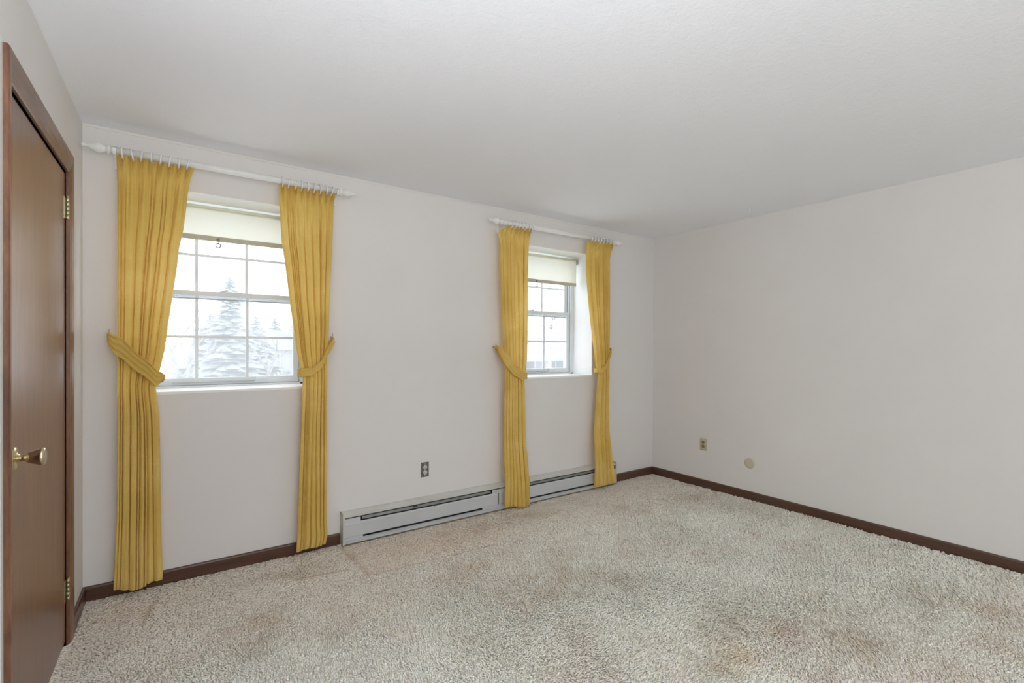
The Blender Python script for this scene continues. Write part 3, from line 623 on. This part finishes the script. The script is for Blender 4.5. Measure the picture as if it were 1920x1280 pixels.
def pile():
    pts = []
    def ok(x, y): return 0.014 < x < W-.014 and y < -.014
    # density falls away from the photographer, tufts grow to match
    n_c = 340000
    X = rng.uniform(-.03, W, n_c); Y = rng.uniform(-3.9, 0, n_c)
    dist = np.hypot(X-CAM.x, Y-CAM.y)
    dens = np.clip(2.3/np.maximum(dist, 1.5), .28, 1.0)**1.25
    # tufts behind the photographer may be sparse
    behind = ((X-CAM.x)*cf.x+(Y-CAM.y)*cf.y) < .6
    dens = np.where(behind, .15, dens)
    keep = rng.uniform(0, 1, n_c) < dens
    keep &= ((X > .012) | ((Y > DY0+.01) & (Y < DY1-.01))) & (X < W-.012) & (Y < -.012)
    keep &= ~((X > hx0) & (X < hx1) & (Y > -.062))
    for q in STAINS_PILE_SHADE:      # dark pile patches: thinner pile with open gaps
        if q[4] < .81: keep &= ~((((X-q[0])/(q[2]*1.15))**2+((Y-q[1])/(q[3]*1.15))**2 < 1) & (rng.uniform(0, 1, n_c) < .30))
    X, Y, dens = X[keep], Y[keep], dens[keep]; n = len(X)
    base = (dens)**-.5
    # smooth random fields by summed sines (lean and wear of the pile)
    def field(seed, freq, octs=4):
        r = np.random.default_rng(seed); f = np.zeros(n); a = 1; tot = 0
        for o in range(octs):
            for _ in range(4):
                th = r.uniform(0, 2*PI); k = freq*(1.9**o)*r.uniform(.7, 1.3); ph = r.uniform(0, 2*PI)
                f += a*np.sin(k*(X*np.cos(th)+Y*np.sin(th))+ph+1.3*np.sin(k*.6*(X*np.sin(th)-Y*np.cos(th))+ph*2)); tot += a
            a *= .62
        return f/tot*2.2
    lean_a = field(1, 2.1)*2.2+PI*.9
    lean_m = np.clip(.55+.45*field(2, 3.0), .08, 1.15)
    wear = np.clip((Y+1.0)/.55, 0, 1)                    # flattened by the window wall
    hgt = (.0122*(1-.55*wear))*(1+.25*rng.standard_normal(n)*.6)*(.9+.1*base)
    # pressed furniture marks
    def seg(ax, ay, bx, by, wd):
        dx, dy = bx-ax, by-ay; t_ = np.clip(((X-ax)*dx+(Y-ay)*dy)/(dx*dx+dy*dy), 0, 1)
        return np.exp(-((np.hypot(X-ax-t_*dx, Y-ay-t_*dy))/wd)**2)
    dent = np.maximum.reduce([seg(1.275, -.06, 1.30, -.54, .016), seg(1.30, -.545, 2.15, -.590, .010), seg(.95, -.36, 1.22, -.40, .014), seg(.30, -.20, .26, -.42, .012)])
    hgt *= 1-.75*dent; hgt = np.clip(hgt, .0025, .022)
    ang = lean_a+rng.normal(0, .55, n); ln = hgt*lean_m*1.25*(1+.3*rng.standard_normal(n))
    ln = np.where(wear > .5, ln*1.2, ln)
    r0 = .0048*base*rng.uniform(.8, 1.25, n)*(1+.65*wear)
    z0 = np.full(n, -.0125)
    lx, ly = np.cos(ang)*ln, np.sin(ang)*ln
    tw = rng.uniform(0, 2*PI, n)
    V = np.zeros((n, 7, 3))
    for k in range(3):
        a = tw+k*2*PI/3
        V[:, k, 0] = X+r0*np.cos(a); V[:, k, 1] = Y+r0*np.sin(a); V[:, k, 2] = z0
        V[:, 3+k, 0] = X+lx*.38+r0*.95*np.cos(a+.6); V[:, 3+k, 1] = Y+ly*.38+r0*.95*np.sin(a+.6); V[:, 3+k, 2] = z0+hgt*.68
    V[:, 6, 0] = X+lx; V[:, 6, 1] = Y+ly; V[:, 6, 2] = z0+hgt*.98
    tri = np.array([(0, 1, 4), (0, 4, 3), (1, 2, 5), (1, 5, 4), (2, 0, 3), (2, 3, 5), (3, 4, 6), (4, 5, 6), (5, 3, 6)])
    F = (tri[None]+(np.arange(n)*7)[:, None, None]).reshape(-1)
    me = bpy.data.meshes.new('carpet_pile'); nv, nf = n*7, n*9
    me.vertices.add(nv); me.vertices.foreach_set('co', V.reshape(-1).astype(np.float32))
    me.loops.add(nf*3); me.loops.foreach_set('vertex_index', F.astype(np.int32))
    me.polygons.add(nf); me.polygons.foreach_set('loop_start', np.arange(0, nf*3, 3, dtype=np.int32)); me.polygons.foreach_set('use_smooth', np.ones(nf, dtype=bool))
    me.update(calc_edges=True)
    tone = np.clip(.985+.045*rng.standard_normal(n), .78, 1.03)
    # old stains, and shade of dark leaning pile painted in as tint: (x, y, radius along x, radius along y, red, green, blue)
    tint = np.ones((n, 3))
    for (sx, sy, rx, ry, cr_, cg, cb) in STAINS_PILE_SHADE:
        g = .78*np.exp(-((((X-sx)/rx)**2+((Y-sy)/ry)**2)*np.clip(1+1.3*field(int(sx*100)+int(-sy*10), 11, 4), .25, 4))**1.1)*(.7+.6*field(int(sx*90)+7, 16, 3))
        g = np.clip(g, 0, 1)[:, None]; tint = tint*(1-g*(1-np.array([cr_, cg, cb])**.95))
    pink = .10*dent; tone = tone*(1-.15*dent)
    inside = ((X > 1.30) & (X < 2.30+.1*np.sin(Y*40)) & (Y > -.54)).astype(float)*.55; tint = tint*(1-inside[:, None]*(1-np.array([.97, .90, .86])))
    col = np.ones((n, 7, 4), dtype=np.float32); col[:, :, 0] = (tone*tint[:, 0])[:, None]; col[:, :, 1] = (tone*tint[:, 1]*(1-pink))[:, None]; col[:, :, 2] = (tone*tint[:, 2]*(1-pink*1.4)*rng.uniform(.95, 1.03, n))[:, None]
    ca = me.color_attributes.new('tone', 'FLOAT_COLOR', 'POINT'); ca.data.foreach_set('color', col.reshape(-1))
    me.materials.append(M['carpet_yarn'])
    o = bpy.data.objects.new('carpet_pile', me); C.objects.link(o); o.parent = fl; o['kind'] = 'stuff'
    print('tufts', n)
pile()

# ------------------------------------------------------------------ outside
mb = MB(); rows = []
GZ = -1.5
for j in range(30):
    y = .9+j*j*.12
    rows.append([(x, y, GZ+.10*math.sin(x*.23+y*.15)+.18*noise.noise(Vector((x*.12, y*.12, 0)))+(.35*math.exp(-((y-26)/2.2)**2)*(1+.4*math.sin(x*.5)))) for x in np.linspace(-40, 130, 60)])
mb.grid(rows); tag(mb.build('snowy_ground', 'snow'), 'snow covered ground outside the windows', kind='structure')
def conifer(x, y, h, r, seed, label):
    rs = random.Random(seed); c = thing('conifer', label, 'tree', (x, y, GZ), 'conifers seen through the windows')
    mb = MB(); mb.tube([(0, 0, 0), (0, 0, h*.5), (0, 0, h*.99)], [r*.07, r*.045, .015], 8); mb.build('trunk', 'bark').parent = c
    mb = MB(); nl = int(h*5)
    for i in range(nl):
        tz = (i+.5)/nl; z = h*(.06+.92*tz); rr = r*(1-tz)**.85+.12
        for k in range(int(9+7*(1-tz))):
            a = rs.uniform(0, 2*PI); l = rr*rs.uniform(.55, 1.12); dr = l*rs.uniform(.12, .38); wd = l*.20+.05
            ca, sa = math.cos(a), math.sin(a); zz = z+rs.uniform(-.1, .1)
            for q in range(3):
                f0, f1 = q/3, (q+1)/3; w0 = wd*(.5+f0)*(1 if q < 2 else .9); w1 = wd*(.5+f1) if q < 2 else .02
                d0, d1_ = dr*f0**1.4, dr*f1**1.4
                A = [(ca*l*f0-sa*w0, sa*l*f0+ca*w0, zz-d0-w0*.4), (ca*l*f0, sa*l*f0, zz-d0+.03), (ca*l*f0+sa*w0, sa*l*f0-ca*w0, zz-d0-w0*.4),
                     (ca*l*f1-sa*w1, sa*l*f1+ca*w1, zz-d1_-w1*.4), (ca*l*f1, sa*l*f1, zz-d1_+.03), (ca*l*f1+sa*w1, sa*l*f1-ca*w1, zz-d1_-w1*.4)]
                mb.add(A, [(0, 1, 4, 3), (1, 2, 5, 4)])
    mb.build('branches', 'pine_foliage').parent = c
def bare_tree(x, y, h, seed, label):
    rs = random.Random(seed); c = thing('bare_tree', label, 'tree', (x, y, GZ), 'leafless trees seen through the windows')
    mt, mbr = MB(), MB()
    def br(p, d, l, r, dep):
        q = p+d*l*.5+Vector((rs.uniform(-1, 1), rs.uniform(-1, 1), .3))*l*.06; e = p+d*l
        (mt if dep == 0 else mbr).tube([p, q, e], [r, r*.8, r*.6], 6 if dep < 2 else 4)
        if dep >= 5: return
        for _ in range(3 if dep < 4 else 2):
            dd = (d+Vector((rs.uniform(-1, 1), rs.uniform(-1, 1), rs.uniform(-.15, .7)))*.75).normalized()
            br(p+d*l*rs.uniform(.6, 1), dd, l*rs.uniform(.55, .78), r*.58, dep+1)
    br(Vector((0, 0, 0)), Vector((0, 0, 1)), h*.33, h*.022, 0)
    mt.build('trunk', 'bark').parent = c; mbr.build('branches', 'bark').parent = c
def shrub(x, y, r, h, seed, label):
    rs = random.Random(seed); mb = MB()
    for _ in range(420):
        a, t1 = rs.uniform(0, 2*PI), math.acos(rs.uniform(0, 1)); rr = rs.uniform(.6, 1)
        p = Vector((math.cos(a)*math.sin(t1)*r*rr, math.sin(a)*math.sin(t1)*r*rr, math.cos(t1)*h*rr))
        d = Vector((rs.gauss(0, 1), rs.gauss(0, 1), rs.gauss(0, 1))).normalized()*r*.13; e = d.orthogonal().normalized()*r*.08
        mb.add([p-d, p+e, p+d, p-e], [(0, 1, 2, 3)])
    for k in range(7):
        a = 2*PI*k/7; mb.tube([(0, 0, 0), (math.cos(a)*r*.5, math.sin(a)*r*.5, h*.7)], .03, 4)
    o = mb.build('shrub', 'shrub_foliage'); o.location = (x, y, GZ+.05); tag(o, label, 'shrub', 'shrubs seen through the windows')
def house(x, y, w_, d_, h, roof, label, porch=0, win=()):
    c = thing('house', label, 'house', (x, y, GZ), 'houses across the snow')
    def P(mb, n, mat): o = mb.build(n, mat); o.parent = c; return o
    mb = MB(); mb.box(-w_/2, w_/2, 0, d_, 0, h); P(mb, 'wall', 'house_siding')
    mb = MB(); mb.extr([(-.5, h-.05), (d_+.5, h-.05), (d_/2, h+roof)], 'x', -w_/2-.4, w_/2+.4); P(mb, 'roof', 'house_roof')
    mb = MB(); mb.box(-w_/2-.4, w_/2+.4, -.56, -.5, h-.22, h); P(mb, 'gutter', 'house_trim')
    mb = MB(); mb.box(w_*.2, w_*.2+.7, d_*.5, d_*.5+.7, h+roof*.5, h+roof+.8); P(mb, 'chimney', 'house_trim')
    for (a, b, z0, z1) in win:
        mb = MB(); mb.box(a-.1, b+.1, -.07, 0, z0-.1, z1+.1); f = P(mb, 'window', 'house_trim')
        mb = MB(); m_ = (a+b)/2; zm = (z0+z1)/2
        for (p, q) in ((a, m_-.04), (m_+.04, b)):
            for (r1, r2) in ((z0, zm-.04), (zm+.04, z1)): mb.box(p, q, -.09, -.07, r1, r2)
        o = mb.build('pane', 'house_window'); o.parent = f
    mb = MB(); mb.box(w_*.1, w_*.1+1, -.08, 0, 0, 2.1); P(mb, 'door', 'house_trim')
    for k in range(porch):
        mb = MB(); xx = -w_/2+.6+k*(w_-1.2)/(porch-1); mb.box(xx-.12, xx+.12, -1.7, -1.46, 0, h-.35); P(mb, 'porch_post', 'house_trim')
    if porch: mb = MB(); mb.extr([(-2.1, h-.5), (-2.1, h-.35), (0, h+.1), (0, h-.35)], 'x', -w_/2-.2, w_/2+.2); P(mb, 'porch_roof', 'house_roof')
def at(px, py_unused, y):
    """world x of the ray through picture column px at depth y"""
    d = cf*892.49+cr*(px-960); s = (y-CAM.y)/d.y; return CAM.x+s*d.x
conifer(at(432, 0, 24), 24, 6.3, 2.0, 1, 'tall conifer in the middle of the left window view')
conifer(at(396, 0, 30), 30, 4.9, 2.7, 2, 'broad conifer left of the tall one in the left window view')
conifer(at(480, 0, 36), 36, 5.1, 2.7, 3, 'conifer behind and right of the tall one in the left window view')
conifer(at(560, 0, 54), 54, 6.6, 3.0, 4, 'far conifer at the right edge of the left window view')
conifer(at(515, 0, 60), 60, 6.3, 3.4, 5, 'far conifer behind the house in the left window view')
bare_tree(at(335, 0, 18), 18, 5.6, 4, 'leafless tree at the left of the left window view')
bare_tree(at(505, 0, 29), 29, 5.4, 8, 'leafless tree near the house in the left window view')
for k, (px, y) in enumerate(((322, 21), (345, 38), (392, 17), (418, 13.5), (482, 27), (535, 33))): shrub(at(px, 0, y), y, 1.05, 1.1, 40+k, ['low shrub leftmost in the left window view', 'low shrub beside the leafless tree', 'low shrub before the broad conifer', 'low shrub at the foot of the tall conifer', 'low shrub right of the tall conifer', 'low shrub in front of the far house'][k])
house(at(528, 0, 43), 43, 9, 7, 2.7, 1.6, 'white house seen in the left window', 0, ((-1.5, -.2, 1.0, 2.1), (1.6, 2.8, 1.0, 2.1)))
house(at(1015, 0, 20)+2, 20, 12, 7, 2.5, 1.5, 'low white house with porch seen in the right window', 5, ((-4, -2.6, .9, 2), (-1.5, -.3, .9, 2), (3, 4.4, .9, 2)))
conifer(at(1040, 0, 33), 33, 6.0, 3.6, 6, 'bushy conifer rising behind the low house in the right window view')
conifer(at(975, 0, 40), 40, 5.4, 3.4, 7, 'conifer behind the low house at the left of the right window view')
bare_tree(at(1062, 0, 40), 40, 5.6, 12, 'leafless tree behind the low house in the right window view')
